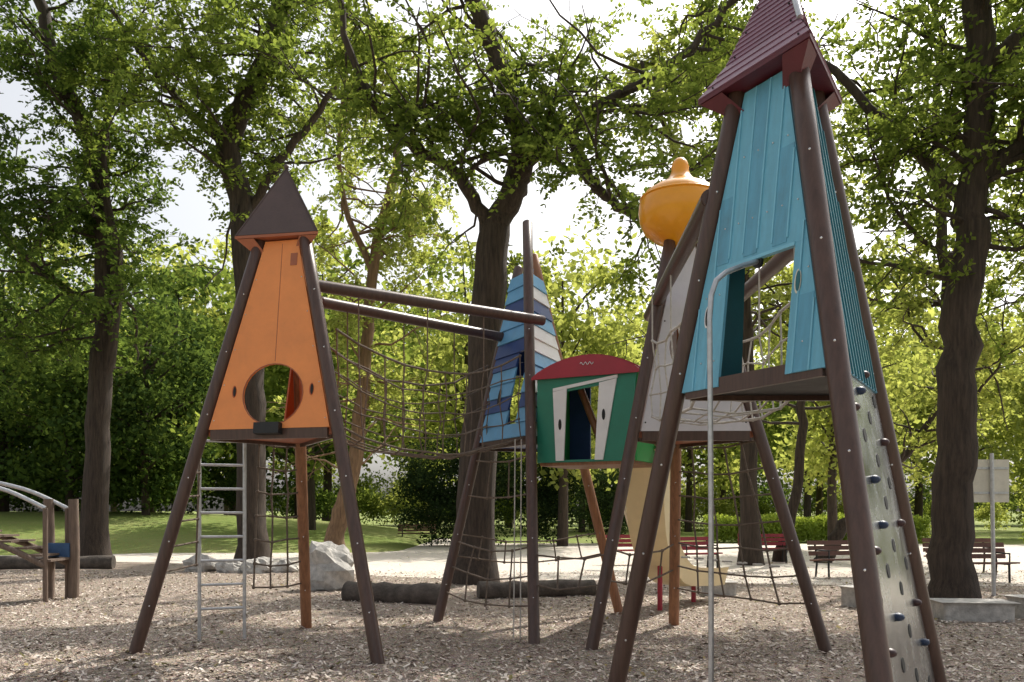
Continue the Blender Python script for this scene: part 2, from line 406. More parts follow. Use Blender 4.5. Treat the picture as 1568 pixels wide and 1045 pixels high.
prof=[(.0,4.66),(.13,4.70),(.17,4.74),(.30,4.80),(.42,4.90),(.475,5.02),(.49,5.14),(.485,5.22),(.46,5.30),(.41,5.37),(.30,5.44),(.20,5.49),(.15,5.53),(.115,5.58),(.10,5.63),(.105,5.67),(.085,5.73),(.05,5.77),(0.001,5.785)]
mb=MB(); c=(2.00,10.1); n=40; vs=[];fs=[]
for r,z in prof:
    for k in range(n): a=2*math.pi*k/n; vs.append((c[0]+r*math.cos(a),c[1]+r*math.sin(a),z))
for i in range(len(prof)-1):
    for k in range(n): fs.append([i*n+k,i*n+(k+1)%n,(i+1)*n+(k+1)%n,(i+1)*n+k])
mb.add(vs,fs,'yellow',True)
mb.tube([(c[0]+.466*math.cos(a),c[1]+.466*math.sin(a),5.295) for a in [2*math.pi*k/40 for k in range(41)]],.012,'yellow',6)
mb.tube([(c[0],c[1],4.5),(c[0],c[1],4.72)],.10,'iron',14)
mb.build('onion_dome',eD)
mb=MB()
net(mb,D.leg(1,.55),D.leg(2,.55),D.leg(1,2.4),D.leg(2,2.4),5,6,.05)
net(mb,D.leg(0,.8),D.leg(1,.8),D.leg(0,1.15),D.leg(1,1.15),4,1,.10)
net(mb,C.leg(1,.7),D.leg(0,.75),C.leg(1,1.05),D.leg(0,1.1),3,1,.06)
for k in range(7):
    p=D.leg(1,1).lerp(D.leg(2,.95),.1+.12*k); mb.box(p+V((0,0,-.02)),(.10,.10,.02),'ropel')
mb.build('climbing_net',eD)
def bez(P,n):
    out=[]
    for k in range(n+1):
        t=k/n*(len(P)-1); i=min(int(t),len(P)-2); f=t-i
        p0=V(P[max(i-1,0)]);p1=V(P[i]);p2=V(P[i+1]);p3=V(P[min(i+2,len(P)-1)])
        out.append(.5*((2*p1)+(p2-p0)*f+(2*p0-5*p1+4*p2-p3)*f*f+(3*p1-p0-3*p2+p3)*f**3))
    return out
path=bez([(1.72,11.0,2.42),(1.80,11.6,2.15),(2.05,12.7,1.15),(2.5,13.7,.48),(3.1,14.5,.34),(3.5,14.9,.33)],30)
mb=MB(); sec=[(-.36,.28),(-.30,.26),(-.24,.04),(0,0),(.24,.04),(.30,.26),(.36,.28),(.33,.22),(.27,-.03),(0,-.05),(-.27,-.03),(-.33,.22)]
vs=[];fs=[];ns=len(sec)
for i,p in enumerate(path):
    t=(path[min(i+1,len(path)-1)]-path[max(i-1,0)]).normalized(); sd=V((t.y,-t.x,0)).normalized(); up=sd.cross(t)
    if up.z<0: up=-up
    for a,b in sec: vs.append(p+sd*a+up*b)
for i in range(len(path)-1):
    for k in range(ns): fs.append([i*ns+k,i*ns+(k+1)%ns,(i+1)*ns+(k+1)%ns,(i+1)*ns+k])
mb.add(vs,fs,'cream',False)
mb.tube([(3.1,14.5,0),(3.1,14.5,.33)],.04,'red',10); mb.tube([(2.3,13.2,0),(2.3,13.2,.75)],.04,'red',10)
mb.build('playground_slide')
# ---- big teal tower
B=Tripod([(.82,6.95),(2.08,4.6),(3.52,6.95)],[(1.70,6.40),(1.99,5.92),(2.28,6.40)],4.72)
eB=empty('teal_climbing_tower')
legs(B,eB,r=.072); platform(B,eB,2.55,.06,'iron','leg')
roof(B,eB,.64,4.76,5.68,'roofpurple','redunder',Rb=.42,zb=4.97,boards=17,lap=.008)
mb=MB(); C0=B.ct; nd=(B.feet[1]-B.c).normalized()
q=[V((C0.x,C0.y,4.97))+nd*.425,V((C0.x,C0.y,5.68))]
mb.tube(q,.024,'steel',8); mb.build('ridge_cap',eB)
mb=MB(); F=B.face(0,1,2.5,4.70); openpanel(mb,F,-.29,.355,.90,.024,'teal',-.01)
battens(mb,F,[-.63+.28*k for k in range(6)],.004,.128,'teal2',.0141,hole=(-.29,.355,-.1,.92))
battens(mb,F,[-.56+.14*k for k in range(10)],.009,.012,'teal_d',.0145,hole=(-.29,.355,-.1,.95))
flat(mb,F,[(-.29,.88),(.355,.88),(.355,.905),(-.29,.905)],.036,'teal_d',-.013)
a=lim(F,.5)
oval(mb,F,(a[0]-.29)/2-.02,.55,.028,.085,'white',.019); oval(mb,F,(a[0]-.29)/2-.014,.55,.019,.07,'dark',.0235)
oval(mb,F,.41,.62,.028,.085,'sign',.019); oval(mb,F,.415,.62,.019,.07,'teal_in',.0235)
for v in (.2,.7,1.2,1.7):
    for k in range(9):
        u=-.49+.14*k; a,b=lim(F,v)
        if a+.02<u<b-.02 and not(-.3<u<.36 and v<.92): mb.ball(fp(F,u,v,.0175),.007,'bolt',6,4)
mb.build('front_boards',eB)
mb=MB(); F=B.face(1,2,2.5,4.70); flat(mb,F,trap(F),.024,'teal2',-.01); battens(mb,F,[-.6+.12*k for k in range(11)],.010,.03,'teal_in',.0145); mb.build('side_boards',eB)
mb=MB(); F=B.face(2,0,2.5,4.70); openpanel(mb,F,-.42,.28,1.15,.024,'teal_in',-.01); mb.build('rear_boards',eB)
mb=MB(); F=B.face(1,2,.0,2.5,.10)
flat(mb,F,trap(F),.02,'plate',-.02)
for row in range(17):
    v=.12+row*.155
    for cidx in range(4):
        if (row+cidx)%2: continue
        a,b=lim(F,v); u=a+(b-a)*(.14+.24*cidx)+random.uniform(-.03,.03)
        m=random.choice(['dark','dark','grip','grip2'])
        if m=='dark': oval(mb,F,u,v,.06,.05,m,.0005)
        else: mb.ball(fp(F,u,v,.015),.042,m,10,6,(1,1,.7))
mb.build('climbing_plate',eB)
mb=MB()
p=[V((1.36,5.80,-.1)),V((1.36,5.80,1.5)),V((1.35,5.80,2.9)),V((1.36,5.80,3.06)),V((1.40,5.82,3.17)),V((1.48,5.87,3.24)),V((1.62,5.95,3.31)),V((1.74,6.03,3.36))]
mb.tube(p,.019,'steel',12); mb.tube([p[-1],p[-1]+V((.02,.01,0))],.045,'iron',12)
mb.build('sliding_pole',eB)
# ---- beams + rope bridges
eR=empty('rope_bridge')
cyl_between((-2.20,9.38,4.08),(.40,11.15,4.08),.068,'leg','beam_front',eR)
cyl_between((-2.28,10.15,4.08),(-.12,12.25,4.08),.068,'leg','beam_rear',eR)
def bridge(e,a1,a2,b1,b2,zr,zf,n,sag=.22,m='rope',nj=4):
    mb=MB(); S=[]
    for (p,q) in ((a1,a2),(b1,b2)):
        p=V(p);q=V(q);G=[]
        for j in range(nj+1):
            row=[]
            for i in range(n+1):
                t=i/n; s=4*t*(1-t); x=p.lerp(q,t); row.append(V((x.x,x.y,zr+(zf-zr)*j/nj-s*sag*(1.5-.6*j/nj)))+V([random.uniform(-.03,.03) for _ in range(3)]))
            G.append(row); mb.tube(row,.014 if j in(0,nj) else .009,m,6,False)
        for i in range(n+1):
            mb.tube([G[j][i] for j in range(nj+1)],.009,m,6,False)
            for j in range(nj+1): mb.ball(G[j][i],.019,m,6,4)
            if i%3==1: mb.tube([G[0][i],V((G[0][i].x,G[0][i].y,4.05))],.009,m,6,False)
        S.append(G[nj])
    for k in (.25,.5,.75): mb.tube([S[0][i].lerp(S[1][i],k)-Z3*.03 for i in range(n+1)],.009,m,6,False)
    for i in range(n+1): mb.tube([S[0][i],S[0][i].lerp(S[1][i],.5)-Z3*.05,S[1][i]],.010,m,6,False)
    mb.build('netting',e)
bridge(eR,(-1.95,9.5,0),(.1,11.0,0),(-2.25,10.25,0),(-.35,12.0,0),3.62,2.52,9,sag=.26)
eR2=empty('rope_bridge')
cyl_between((1.52,6.50,3.98),(1.74,10.75,4.05),.075,'leg','beam_left',eR2)
cyl_between((2.58,6.75,3.98),(2.62,10.4,4.05),.075,'leg','beam_right',eR2)
bridge(eR2,(1.62,7.0,0),(1.6,9.6,0),(2.45,7.0,0),(2.5,9.6,0),3.5,2.62,7,sag=.10,m='ropel',nj=3)
# ---- green house
eG=empty('green_playhouse')
O=V((.34,11.0,2.20)); u=V((1.22,-.62,0)).normalized(); w=1.34; n=V((u.y,-u.x,0)); 
Fg=dict(O=O+u*w/2,u=u,v=Z3,n=n,h=1.12,wb=w/2,wt=w/2,sk=0)
mb=MB()
outer=[(-w/2,0),(w/2-.10,0),(w/2,1.12),(-w/2,1.12)]
hole=[(-.30,.03),(.17,.03),(.34,.97),(-.40,.88)]
holed(mb,Fg,outer,hole,(-.05,.45),.03,'green')
flat(mb,Fg,[(-.40,.02),(-.29,.02),(-.25,.93),(-.44,.90)],.02,'white',.032)
flat(mb,Fg,[(.13,.02),(.24,.02),(.42,1.02),(.19,.98)],.02,'white',.032)
flat(mb,Fg,[(-.44,.905),(.43,1.025),(.43,1.065),(-.44,.945)],.018,'white',.034)
oval(mb,Fg,-.34,.48,.022,.07,'dark',.053); oval(mb,Fg,.25,.58,.022,.07,'dark',.053)
mb.build('front_panel',eG)
mb=MB(); dep=n*-1.0
mb.prism([O,O+Z3*1.12,O+Z3*1.12+dep,O+dep],u*.03,'green_l')
mb.prism([O+u*w,O+u*w+Z3*1.12,O+u*w+Z3*1.12+dep,O+u*w+dep],-u*.03,'green_l')
mb.prism([O+u*.03-Z3*.04,O+u*(w-.03)-Z3*.04,O+u*(w-.03)-Z3*.04+dep,O+u*.03-Z3*.04+dep],Z3*.05,'leg_sun_tint')
mb.prism([O+dep+u*.03+Z3*.02,O+dep+u*(w*.25)+Z3*.02,O+dep+u*(w*.25)+Z3*1.1,O+dep+u*.03+Z3*1.1],n*.03,'db')
mb.prism([O+dep+u*(w*.55)+Z3*.02,O+dep+u*(w-.03)+Z3*.02,O+dep+u*(w-.03)+Z3*1.1,O+dep+u*(w*.55)+Z3*1.1],n*.03,'green_l')
mb.tube([O+dep*.6+u*.35+Z3*1.0,O+dep*.6+u*.75+Z3*.02],.05,'leg_sun_tint',10)
mb.build('walls',eG)
mb=MB(); arc=[]
for k in range(17):
    t=k/16; arc.append((-.06+t*(w+.14), 1.075+.24*math.sin(math.pi*t)**.8*1.0+.02))
mb.prism([O+n*.055+u*x+Z3*z for x,z in arc]+[O+n*.055+u*arc[-1][0]+Z3*1.07,O+n*.055+u*arc[0][0]+Z3*1.07],n*.03,'red')
for k in range(16):
    a,b=arc[k],arc[k+1]
    q=[O+n*.0+u*a[0]+Z3*a[1],O+n*.0+u*b[0]+Z3*b[1],O+dep+u*b[0]+Z3*b[1],O+dep+u*a[0]+Z3*a[1]]
    mb.prism(q,Z3*.02,'red')
sq=[O+n*.09+u*(.62+.012*k)+Z3*(1.225+.018*math.sin(k*1.3)) for k in range(16)]
mb.tube(sq,.005,'white',5)
mb.build('arched_roof',eG)

# ------------------------------------------------------------------ ground
mb=MB(); S=700
mb.add([(-S,-S,0),(S,-S,0),(S,S,0),(-S,S,0)],[[0,1,2,3]],'grass'); mb.build('ground')
def sheet(name,edge,m,z,bump=0):
    c=V((sum(p[0] for p in edge)/len(edge),sum(p[1] for p in edge)/len(edge),0)); n=len(edge); R=28 if bump else 1
    vs=[(c.x,c.y,z)];fs=[]
    for r in range(1,R+1):
        for p in edge:
            q=c.lerp(V((p[0],p[1],0)),r/R); h=z+(bump*(noise.noise(q*.45)+.5*noise.noise(q*1.4)+.6) if r<R else 0)
            vs.append((q.x,q.y,h))
    for k in range(n): fs.append([0,1+k,1+(k+1)%n])
    for r in range(1,R):
        for k in range(n):
            a=1+(r-1)*n;b=1+r*n; fs.append([a+k,b+k,b+(k+1)%n,a+(k+1)%n])
    mb=MB(); mb.add(vs,fs,m,True); return mb.build(name)
def outline(pts,amp=.5,sub=8):
    out=[]
    for i in range(len(pts)):
        a=V((*pts[i],0)); b=V((*pts[(i+1)%len(pts)],0))
        for k in range(sub):
            p=a.lerp(b,k/sub); o=V((noise.noise(p*.3),noise.noise(p*.3+V((9,9,9))),0))*amp; out.append((p.x+o.x,p.y+o.y))
    return out
def strip(name,A_,B_,m,z):
    a=bez([(*p,z) for p in A_],60); b=bez([(*p,z) for p in B_],60)
    mb=MB(); mb.add(a+b,[[i,i+1,61+i+1,61+i] for i in range(60)],m); mb.build(name)
strip('sandy_path',[(-60,29),(-30,27),(-15,25),(-8,18),(5,14),(30,11),(70,12)],[(-60,31.5),(-30,30),(-15,30),(-8,38),(5,40),(30,38),(70,38)],'sand',.004)
strip('sandy_footpath',[(-7,34),(-9,45),(-14,62),(-24,80)],[(1,34),(-3,45),(-9,62),(-19,80)],'sand',.008)
sheet('wood_chip_ground',outline([(-34,-14),(26,-14),(26,14),(15,16.5),(10,17.5),(5,18.5),(0,19),(-4,20.5),(-8,24.5),(-14,26.5),(-24,26.5),(-34,25)],.9),'chipground',.012,bump=.035)
mb=MB(); vs=[];fs=[];nx,ny=50,40
def hillz(x,y):
    a=max(0,1-((x+25)/21)**2); b=max(0,1-((y-47)/16)**2)
    return 1.5*(a**.8)*(b)+.05*noise.noise(V((x,y,0))*.3)*(a*b)
for j in range(ny+1):
    for i in range(nx+1):
        x=-46+42*i/nx; y=31+32*j/ny; vs.append((x,y,hillz(x,y)-.02 if hillz(x,y)<.02 else hillz(x,y)))
for j in range(ny):
    for i in range(nx): a=j*(nx+1)+i; fs.append([a,a+1,a+nx+2,a+nx+1])
mb.add(vs,fs,'grass',True); mb.build('grass_hill')
def quads_obj(name,P,mat):
    k=len(P)//4; me=bpy.data.meshes.new(name); me.vertices.add(len(P)); me.vertices.foreach_set('co',P.astype(np.float32).ravel())
    me.loops.add(4*k)
    me.loops.foreach_set('vertex_index',np.arange(4*k,dtype=np.int32)); me.polygons.add(k)
    me.polygons.foreach_set('loop_start',np.arange(0,4*k,4,dtype=np.int32))
    me.materials.append(M[mat]); me.update(calc_edges=True); me.validate()
    ob=bpy.data.objects.new(name,me); COL.objects.link(ob); return ob
def scatter(name,n,ymin,yr,pw,l0,l1,mat,up):
    y=ymin+(RNG.random(n)**pw)*yr; x=(RNG.random(n)*2-1)*(y*.68+1.2)
    ang=RNG.random(n)*6.283; ln=l0+l1*RNG.random(n)**2; wd=ln*(.25+.4*RNG.random(n)); tl=(RNG.random((n,2))-.5)*1.0
    dx=np.stack([np.cos(ang),np.sin(ang),tl[:,0]],1); dy=np.stack([-np.sin(ang),np.cos(ang),tl[:,1]],1)
    hz=np.array([.012+.035*(noise.noise(V((a,b,0))*.45)+.5*noise.noise(V((a,b,0))*1.4)+.6) for a,b in zip(x,y)])
    c=np.stack([x,y,hz+up+.012*RNG.random(n)],1)
    ax_=dx*ln[:,None]; ay_=dy*wd[:,None]
    P=np.stack([c-ax_-ay_*.6,c+ax_-ay_,c+ax_*.8+ay_,c-ax_+ay_*.8],1).reshape(-1,3)
    quads_obj(name,P,mat)
scatter('wood_chips',95000,3.6,18,1.5,.011,.026,'chips',.006)
scatter('fallen_leaves',1600,4,26,1.3,.020,.025,'litter',.018)

# ------------------------------------------------------------------ trees
SUN=V((.50,.72,1.0))
GAPMODE=1
def gap(x,y,z):
    """crown openings: clumps missing so that light falls through in broad flecks"""
    if GAPMODE==0: return False
    gx=x-z*SUN.x; gy=y-z*SUN.y
    if not(2<gy<24) or gx<-12 or gx>14: return False
    if ((gx-4.0)/2.9)**2+((gy-12.8)/2.8)**2<1: return True
    return noise.noise(V((gx*.27,gy*.55,3.7)))+.30*noise.noise(V((gx*.9,gy*1.5,1.7)))>.07
def unit(a): return a/np.maximum(1e-9,np.linalg.norm(a,axis=-1,keepdims=True))
def np_tube(pts,rad,n=7,rough=0):
    pts=np.asarray(pts,float); m=len(pts); t=np.gradient(pts,axis=0); t=unit(t)
    ref=np.array([.31,.95,.07]); u=unit(np.cross(t,ref)); w=np.cross(t,u)
    a=np.arange(n)*2*np.pi/n
    R=np.asarray(rad)[:,None]*np.ones((1,n))
    if rough: R=R*(1+rough*np.sin(3*a+1.3)[None,:]+rough*.7*np.sin(7*a+.5*np.arange(m)[:,None]*.3)+RNG.normal(0,rough*.5,(m,n)))
    v=pts[:,None,:]+(u[:,None,:]*np.cos(a)[None,:,None]+w[:,None,:]*np.sin(a)[None,:,None])*R[:,:,None]
    i=np.arange(m-1)[:,None]*n; k=np.arange(n)[None,:]; k2=(k+1)%n
    f=np.stack([i+k,i+k2,i+n+k2,i+n+k],-1).reshape(-1,4)
    return v.reshape(-1,3),f
def smooth_path(P,sub=5,jit=0):
    P=[tuple(p) for p in P]; q=bez(P,(len(P)-1)*sub); a=np.array([tuple(p) for p in q])
    if jit: a[1:]+=RNG.normal(0,jit,(len(a)-1,3))
    return a
def grow(s,d,L,nseg,wob,up):
    pts=[s];d=unit(np.array(d,float))
    for k in range(nseg):
        d=unit(d+RNG.normal(0,wob,3)+np.array([0,0,up])); pts.append(pts[-1]+d*L/nseg)
    return np.array(pts)
def spray_leaves(C,Dr,L,k,size,droop=.35):
    n=len(C); Nn=unit(RNG.normal(0,.55,(n,3))+np.array([0,0,1.0])); Dr=unit(Dr); S=unit(np.cross(Dr,Nn)); 
    t=(np.arange(k)+.6)/k; t=np.concatenate([t,t]); sg=np.concatenate([np.ones(k),-np.ones(k)])
    pos=C[:,None,:]+Dr[:,None,:]*(L[:,None]*t[None,:])[...,None]; pos[...,2]-=droop*L[:,None]*t[None,:]**2
    dirn=unit(S[:,None,:]*sg[None,:,None]+Dr[:,None,:]*.55+RNG.normal(0,.28,(n,2*k,3)))
    ls=size*(.65+.6*RNG.random((n,2*k)))*(1-.25*t[None,:])
    nn=unit(Nn[:,None,:]+RNG.normal(0,.65,(n,2*k,3))); sd=unit(np.cross(dirn,nn))
    a=pos;tip=pos+dirn*ls[...,None]; mid=pos+dirn*(ls*.5)[...,None]; w=sd*(ls*.30)[...,None]
    return np.stack([a,mid+w,tip,mid-w],2).reshape(-1,3)
def mesh_np(name,parts,mats):
    off=0;Vs=[];Fs=[];Ms=[];Sm=[]
    for v,f,m,s in parts:
        Vs.append(v);Fs.append(f+off);Ms.append(np.full(len(f),m));Sm.append(np.full(len(f),s));off+=len(v)
    Vs=np.concatenate(Vs);Fs=np.concatenate(Fs);Ms=np.concatenate(Ms);Sm=np.concatenate(Sm)
    me=bpy.data.meshes.new(name); me.vertices.add(len(Vs)); me.vertices.foreach_set('co',Vs.astype(np.float32).ravel())
    me.loops.add(Fs.size); me.loops.foreach_set('vertex_index',Fs.astype(np.int32).ravel())
    me.polygons.add(len(Fs)); me.polygons.foreach_set('loop_start',np.arange(0,Fs.size,4,dtype=np.int32))
    for m in mats: me.materials.append(M[m])
    me.polygons.foreach_set('material_index',Ms.astype(np.int32)); me.polygons.foreach_set('use_smooth',Sm.astype(bool))
    me.update(calc_edges=True); return me
def leafquads(P): return np.arange(len(P)).reshape(-1,4)
def tree(name,limbs,n1=34,L1=3.2,n2=6,L2=1.5,sp=10,k=10,size=.11,sl=.50,bark='bark',leaf='leafA',zmin=4.0,zmax=99,flat_=.25,ymin=None):
    parts=[];tips=[];dirs=[]
    tot=sum(l[3] for l in limbs)
    for (P,r0,r1,wt,ts) in limbs:
        q=smooth_path(P,6,.03); m=len(q); rad=r0+(r1-r0)*np.linspace(0,1,m)
        if P[0][2]<=.01:
            q[0,2]=-.2; rad[:3]*=np.array([1.5,1.22,1.06])
        v,f=np_tube(q,rad,18,.035); parts.append((v,f,0,True))
        nb=int(n1*wt/tot)
        for b in range(nb):
            t=ts+(1-ts)*((b+RNG.random())/nb); i=min(int(t*(m-1)),m-2); s=q[i]
            an=RNG.random()*6.283; d=np.array([math.cos(an),math.sin(an),flat_+RNG.normal(0,.3)])
            LL=L1*(.6+.7*RNG.random())*(1.1-.45*t)
            br=grow(s,d,LL,7,.24,.02); rr=np.linspace(min(rad[i]*.45,.05),.010,8)
            if gap(*br[3]) and gap(*br[6]): continue
            v,f=np_tube(br,rr,6); parts.append((v,f,0,True))
            for c in range(n2):
                u=.25+.75*(c+RNG.random()*.8)/n2; j=min(int(u*7),6); s2=br[j]; dd=unit(br[j+1]-br[j]); 
                d2=unit(dd*.6+RNG.normal(0,.75,3)+np.array([0,0,.05]))
                b2=grow(s2,d2,L2*(.6+.7*RNG.random()),5,.22,-.03)
                if b2[-1][2]>zmax+1 or gap(*b2[3]): continue
                v,f=np_tube(b2,np.linspace(.015,.005,6),4); parts.append((v,f,0,True))
                for z in range(sp):
                    w=(z+RNG.random())/sp*4.99; wi=int(w); pt=b2[wi]+(b2[wi+1]-b2[wi])*(w-wi)
                    if gap(*pt): continue
                    tips.append(pt); dirs.append(unit((b2[wi+1]-b2[wi]))*.5+RNG.normal(0,.6,3)*np.array([1,1,.6]))
    T=np.array(tips);Dd=np.array(dirs); keep=(T[:,2]>zmin+RNG.normal(0,.5,len(T)))&(T[:,2]<zmax+RNG.normal(0,.4,len(T)))
    if ymin is not None: keep&=T[:,1]>ymin
    T=T[keep];Dd=Dd[keep]
    P=spray_leaves(T,Dd,sl*(.6+.8*RNG.random(len(T))),k,size)
    parts.append((P,leafquads(P),1,False))
    me=mesh_np(name,parts,[bark,leaf]); ob=bpy.data.objects.new(name,me); COL.objects.link(ob); return len(P)//4
cnt=0
cnt+=tree('locust_tree',[
 ([(-.82,18,0),(-.66,18,2.7),(-.52,18,5.5),(-.36,18,7.7)],.42,.33,2,.66),
 ([(-.36,18,7.6),(.0,17.9,8.3),(.24,17.8,8.9),(.1,17.8,9.8),(-.26,17.7,10.8),(-.7,17.5,11.9),(-1.2,17.2,13.0),(-1.1,17,14)],.28,.12,10,.15),
 ([(.1,17.9,8.5),(.6,17.6,9.1),(1.15,17.3,9.35),(1.35,17.1,8.7),(1.7,16.9,8.0),(2.2,16.7,7.5),(2.9,16.4,7.3),(3.5,16.2,7.7)],.16,.06,7,.35),
 ([(.9,17.5,9.2),(2.0,17.4,10.0),(3.2,17.3,10.6),(4.5,17,11.9),(5.2,16.8,12.8)],.12,.05,10,.1),
 ([(-.36,18,7.3),(-.9,17.8,8.3),(-1.3,17.6,8.7),(-2.3,17.3,9.2),(-3.1,17,10.4),(-3.6,16.8,12.5)],.16,.05,9,.2),
 ([(-.1,18,8.2),(.2,19.3,10),(1,21,12.0)],.16,.06,4,.3)],n1=120,L1=3.4,n2=7,sp=9,k=6,size=.155,zmin=5.2,zmax=13.2)
cnt+=tree('locust_tree',[
 ([(-7.04,23,0),(-7.05,23,2.6),(-7.07,23,5.5),(-7.3,23,9.6),(-7.65,22.9,11.3),(-7.15,22.8,12.6),(-6.4,22.6,13.9),(-6.05,22.5,15.5),(-6.1,22.4,17)],.40,.22,14,.4),
 ([(-7.3,23,9.4),(-6.2,22.8,11),(-4.9,22.4,12.4),(-3.9,22,14.2)],.14,.05,5,.2),
 ([(-7.6,22.9,11.2),(-9,22.4,12.6),(-10.4,22,14.6)],.13,.05,6,.2)],n1=48,L1=3.6,n2=6,sp=8,k=6,size=.17,zmin=8.2,zmax=17,leaf='leafA')
cnt+=tree('maple_tree',[
 ([(-12.05,24.5,0),(-11.95,24.5,4),(-11.7,24.5,8),(-12,24.3,11.8),(-12.9,24,14.2),(-13.5,23.8,16.8)],.38,.14,12,.3),
 ([(-11.85,24.5,5),(-11.3,24.3,8.4),(-11.6,24,11.4),(-11,23.8,14.5)],.2,.08,8,.25),
 ([(-11.8,24.5,7.0),(-13.5,23.6,8.6),(-15,23,9.8)],.12,.04,5,.2)],n1=58,L1=4.2,n2=6,sp=8,k=6,size=.18,zmin=5.0,zmax=17.5,leaf='leafB')
cnt+=tree('locust_tree',[
 ([(-6.4,30,0),(-5.95,30,1.8),(-5.55,30,3.4),(-5.2,30,6.7),(-4.85,30,10.4),(-4.0,29.8,14.2),(-4.3,29.6,17.4)],.34,.10,10,.3),
 ([(-4.9,30,10),(-6,29.6,13),(-5.8,29.4,17)],.13,.05,5,.2)],n1=50,L1=3.9,n2=6,sp=8,k=6,size=.20,zmin=5.4,bark='bark2',leaf='leafC')
GAPMODE=0
cnt+=tree('maple_tree',[
 ([(7.45,14.4,0),(7.5,14.4,1.8),(7.55,14.4,3.6),(7.7,14.4,5.8),(7.87,14.4,7.3),(7.92,14.3,9.2),(7.7,14.2,10.9),(7.5,14.2,12)],.34,.18,12,.4),
 ([(7.85,14.4,7.1),(8.4,14.3,7.6),(9.2,14.2,8.3),(10.5,14,9.6)],.17,.07,6,.2),
 ([(7.9,14.3,9.1),(8.5,14.2,9.5),(9.4,14.2,10.7)],.17,.07,4,.2),
 ([(7.8,14.4,6.6),(7.0,14.9,8.0),(5.9,15.6,9.6),(5.0,16.2,11.0)],.12,.05,4,.3)],n1=50,L1=2.9,n2=6,sp=9,k=6,size=.145,zmin=4.2,zmax=10.8,leaf='leafA',ymin=11.5)
cnt+=tree('maple_tree',[
 ([(14.5,19,0),(14.5,19,4),(14.2,19,8),(14,19,12),(13.8,19,13)],.32,.10,10,.3)],n1=40,L1=3.8,n2=6,sp=7,k=6,size=.18,zmin=4.0,leaf='leafA')
GAPMODE=1
cnt+=tree('maple_tree',[
 ([(8.2,26,0),(8.75,26,2.4),(8.9,26,5.2),(9,26,8.2),(8.8,26,11.5),(9.1,25.8,15)],.17,.06,10,.35)],n1=50,L1=3.5,n2=6,sp=8,k=6,size=.20,zmin=5.2,leaf='leafC')
cnt+=tree('leaning_tree',[
 ([(9.4,25.5,0),(9.7,25.5,.7),(10.2,25.6,1.4),(11.1,25.8,2.5),(12.4,26,3.7),(13.5,26,5.5)],.22,.07,10,.5)],n1=18,L1=2.6,n2=6,sp=7,k=6,size=.18,zmin=2.8,leaf='leafC')
cnt+=tree('locust_tree',[
 ([(6.9,24.5,0),(6.8,24.5,4),(6.7,24.5,8),(6.2,24.3,12),(5.6,24,16)],.28,.10,10,.4),
 ([(6.7,24.5,8),(4.9,24,11),(3.6,23.6,14)],.12,.05,6,.2)],n1=60,L1=3.6,n2=6,sp=8,k=6,size=.19,zmin=6.6,zmax=17,leaf='leafC')
cnt+=tree('maple_tree',[
 ([(12.3,23.5,0),(12.2,23.5,4),(12.0,23.5,8),(11.7,23.4,12),(11.8,23.3,15)],.22,.07,10,.25)],n1=60,L1=3.8,n2=6,sp=8,k=6,size=.19,zmin=4.0,leaf='leafC')
print('near leaves',cnt)
def blob(name,H,R,nl,size,z0,seed,leaf,nclump=46,cr=1.2,trunk=True,bark='bark'):
    rg=np.random.default_rng(seed); parts=[]
    if trunk:
        q=np.array([[0,0,-.3],[.1,0,H*.2],[.25*(seed%3-1),.1,H*.45],[0,0,H*.85]]); v,f=np_tube(q,[H*.019,H*.015,H*.012,.04],8); parts.append((v,f,0,True))
    d=unit(rg.normal(0,1,(nclump,3))); rr=rg.random(nclump)**.45; C=d*rr[:,None]*np.array([R,R,(H-z0)/2]); C[:,2]+=z0+(H-z0)/2
    C[:,:2]*=(1-.35*np.clip((C[:,2]-z0)/(H-z0),0,1))[:,None]
    if trunk:
        for k in range(0,nclump,2):
            b=np.array([0,0,min(C[k,2]*.8,H*.7)]); v,f=np_tube(np.array([b,(b+C[k])/2+[0,0,.3],C[k]]),[H*.006,H*.004,.02],5); parts.append((v,f,0,True))
    idx=rg.integers(0,nclump,nl); sc=cr*(.6+.8*rg.random(nclump))
    off=unit(rg.normal(0,1,(nl,3)))*(rg.random(nl)**.5)[:,None]*sc[idx][:,None]*np.array([1.25,1.25,.75])
    p=C[idx]+off; p=p[p[:,2]>max(.05,z0*.6)]; nl=len(p)
    dr=unit(rg.normal(0,1,(nl,3))); sd=unit(np.cross(dr,unit(rg.normal(0,.7,(nl,3))+[0,0,.8]))); ls=size*(.6+.7*rg.random(nl))
    P=np.stack([p,p+dr*(ls*.5)[:,None]+sd*(ls*.33)[:,None],p+dr*ls[:,None],p+dr*(ls*.5)[:,None]-sd*(ls*.33)[:,None]],1).reshape(-1,3)
    parts.append((P,leafquads(P),1,False)); return mesh_np(name,parts,[bark,leaf])
far=[blob('far_tree_mesh_%d'%i,16,5.2+.4*i,7000,.40,3.0,20+i,l,60,1.5) for i,l in enumerate(['leafC','leafA','leafC','leafC'])]
fdark=[blob('forest_tree_mesh_%d'%i,16,5.2+.4*i,8500,.36,2.0,40+i,l,60,1.5) for i,l in enumerate(['leafB','leafF'])]
eF=empty('distant_trees')
def put(me,x,y,s,rz,par,nm,z=0):
    ob=bpy.data.objects.new(nm,me); ob.location=(x,y,z); ob.scale=(s,s,s); ob.rotation_euler=(0,0,rz); COL.objects.link(ob)
    if par: ob.parent=par
    return ob
k=0
rows=[(46,-46,-15,5.5,(.75,1.1),1),(56,-52,-10,7.5,(1.0,1.4),2),(72,-30,30,7,(1.1,1.5),0),(92,-78,80,11,(1.1,1.4),0),(48,17,52,7,(.8,1.15),0),(60,6,40,8,(.85,1.1),0)]
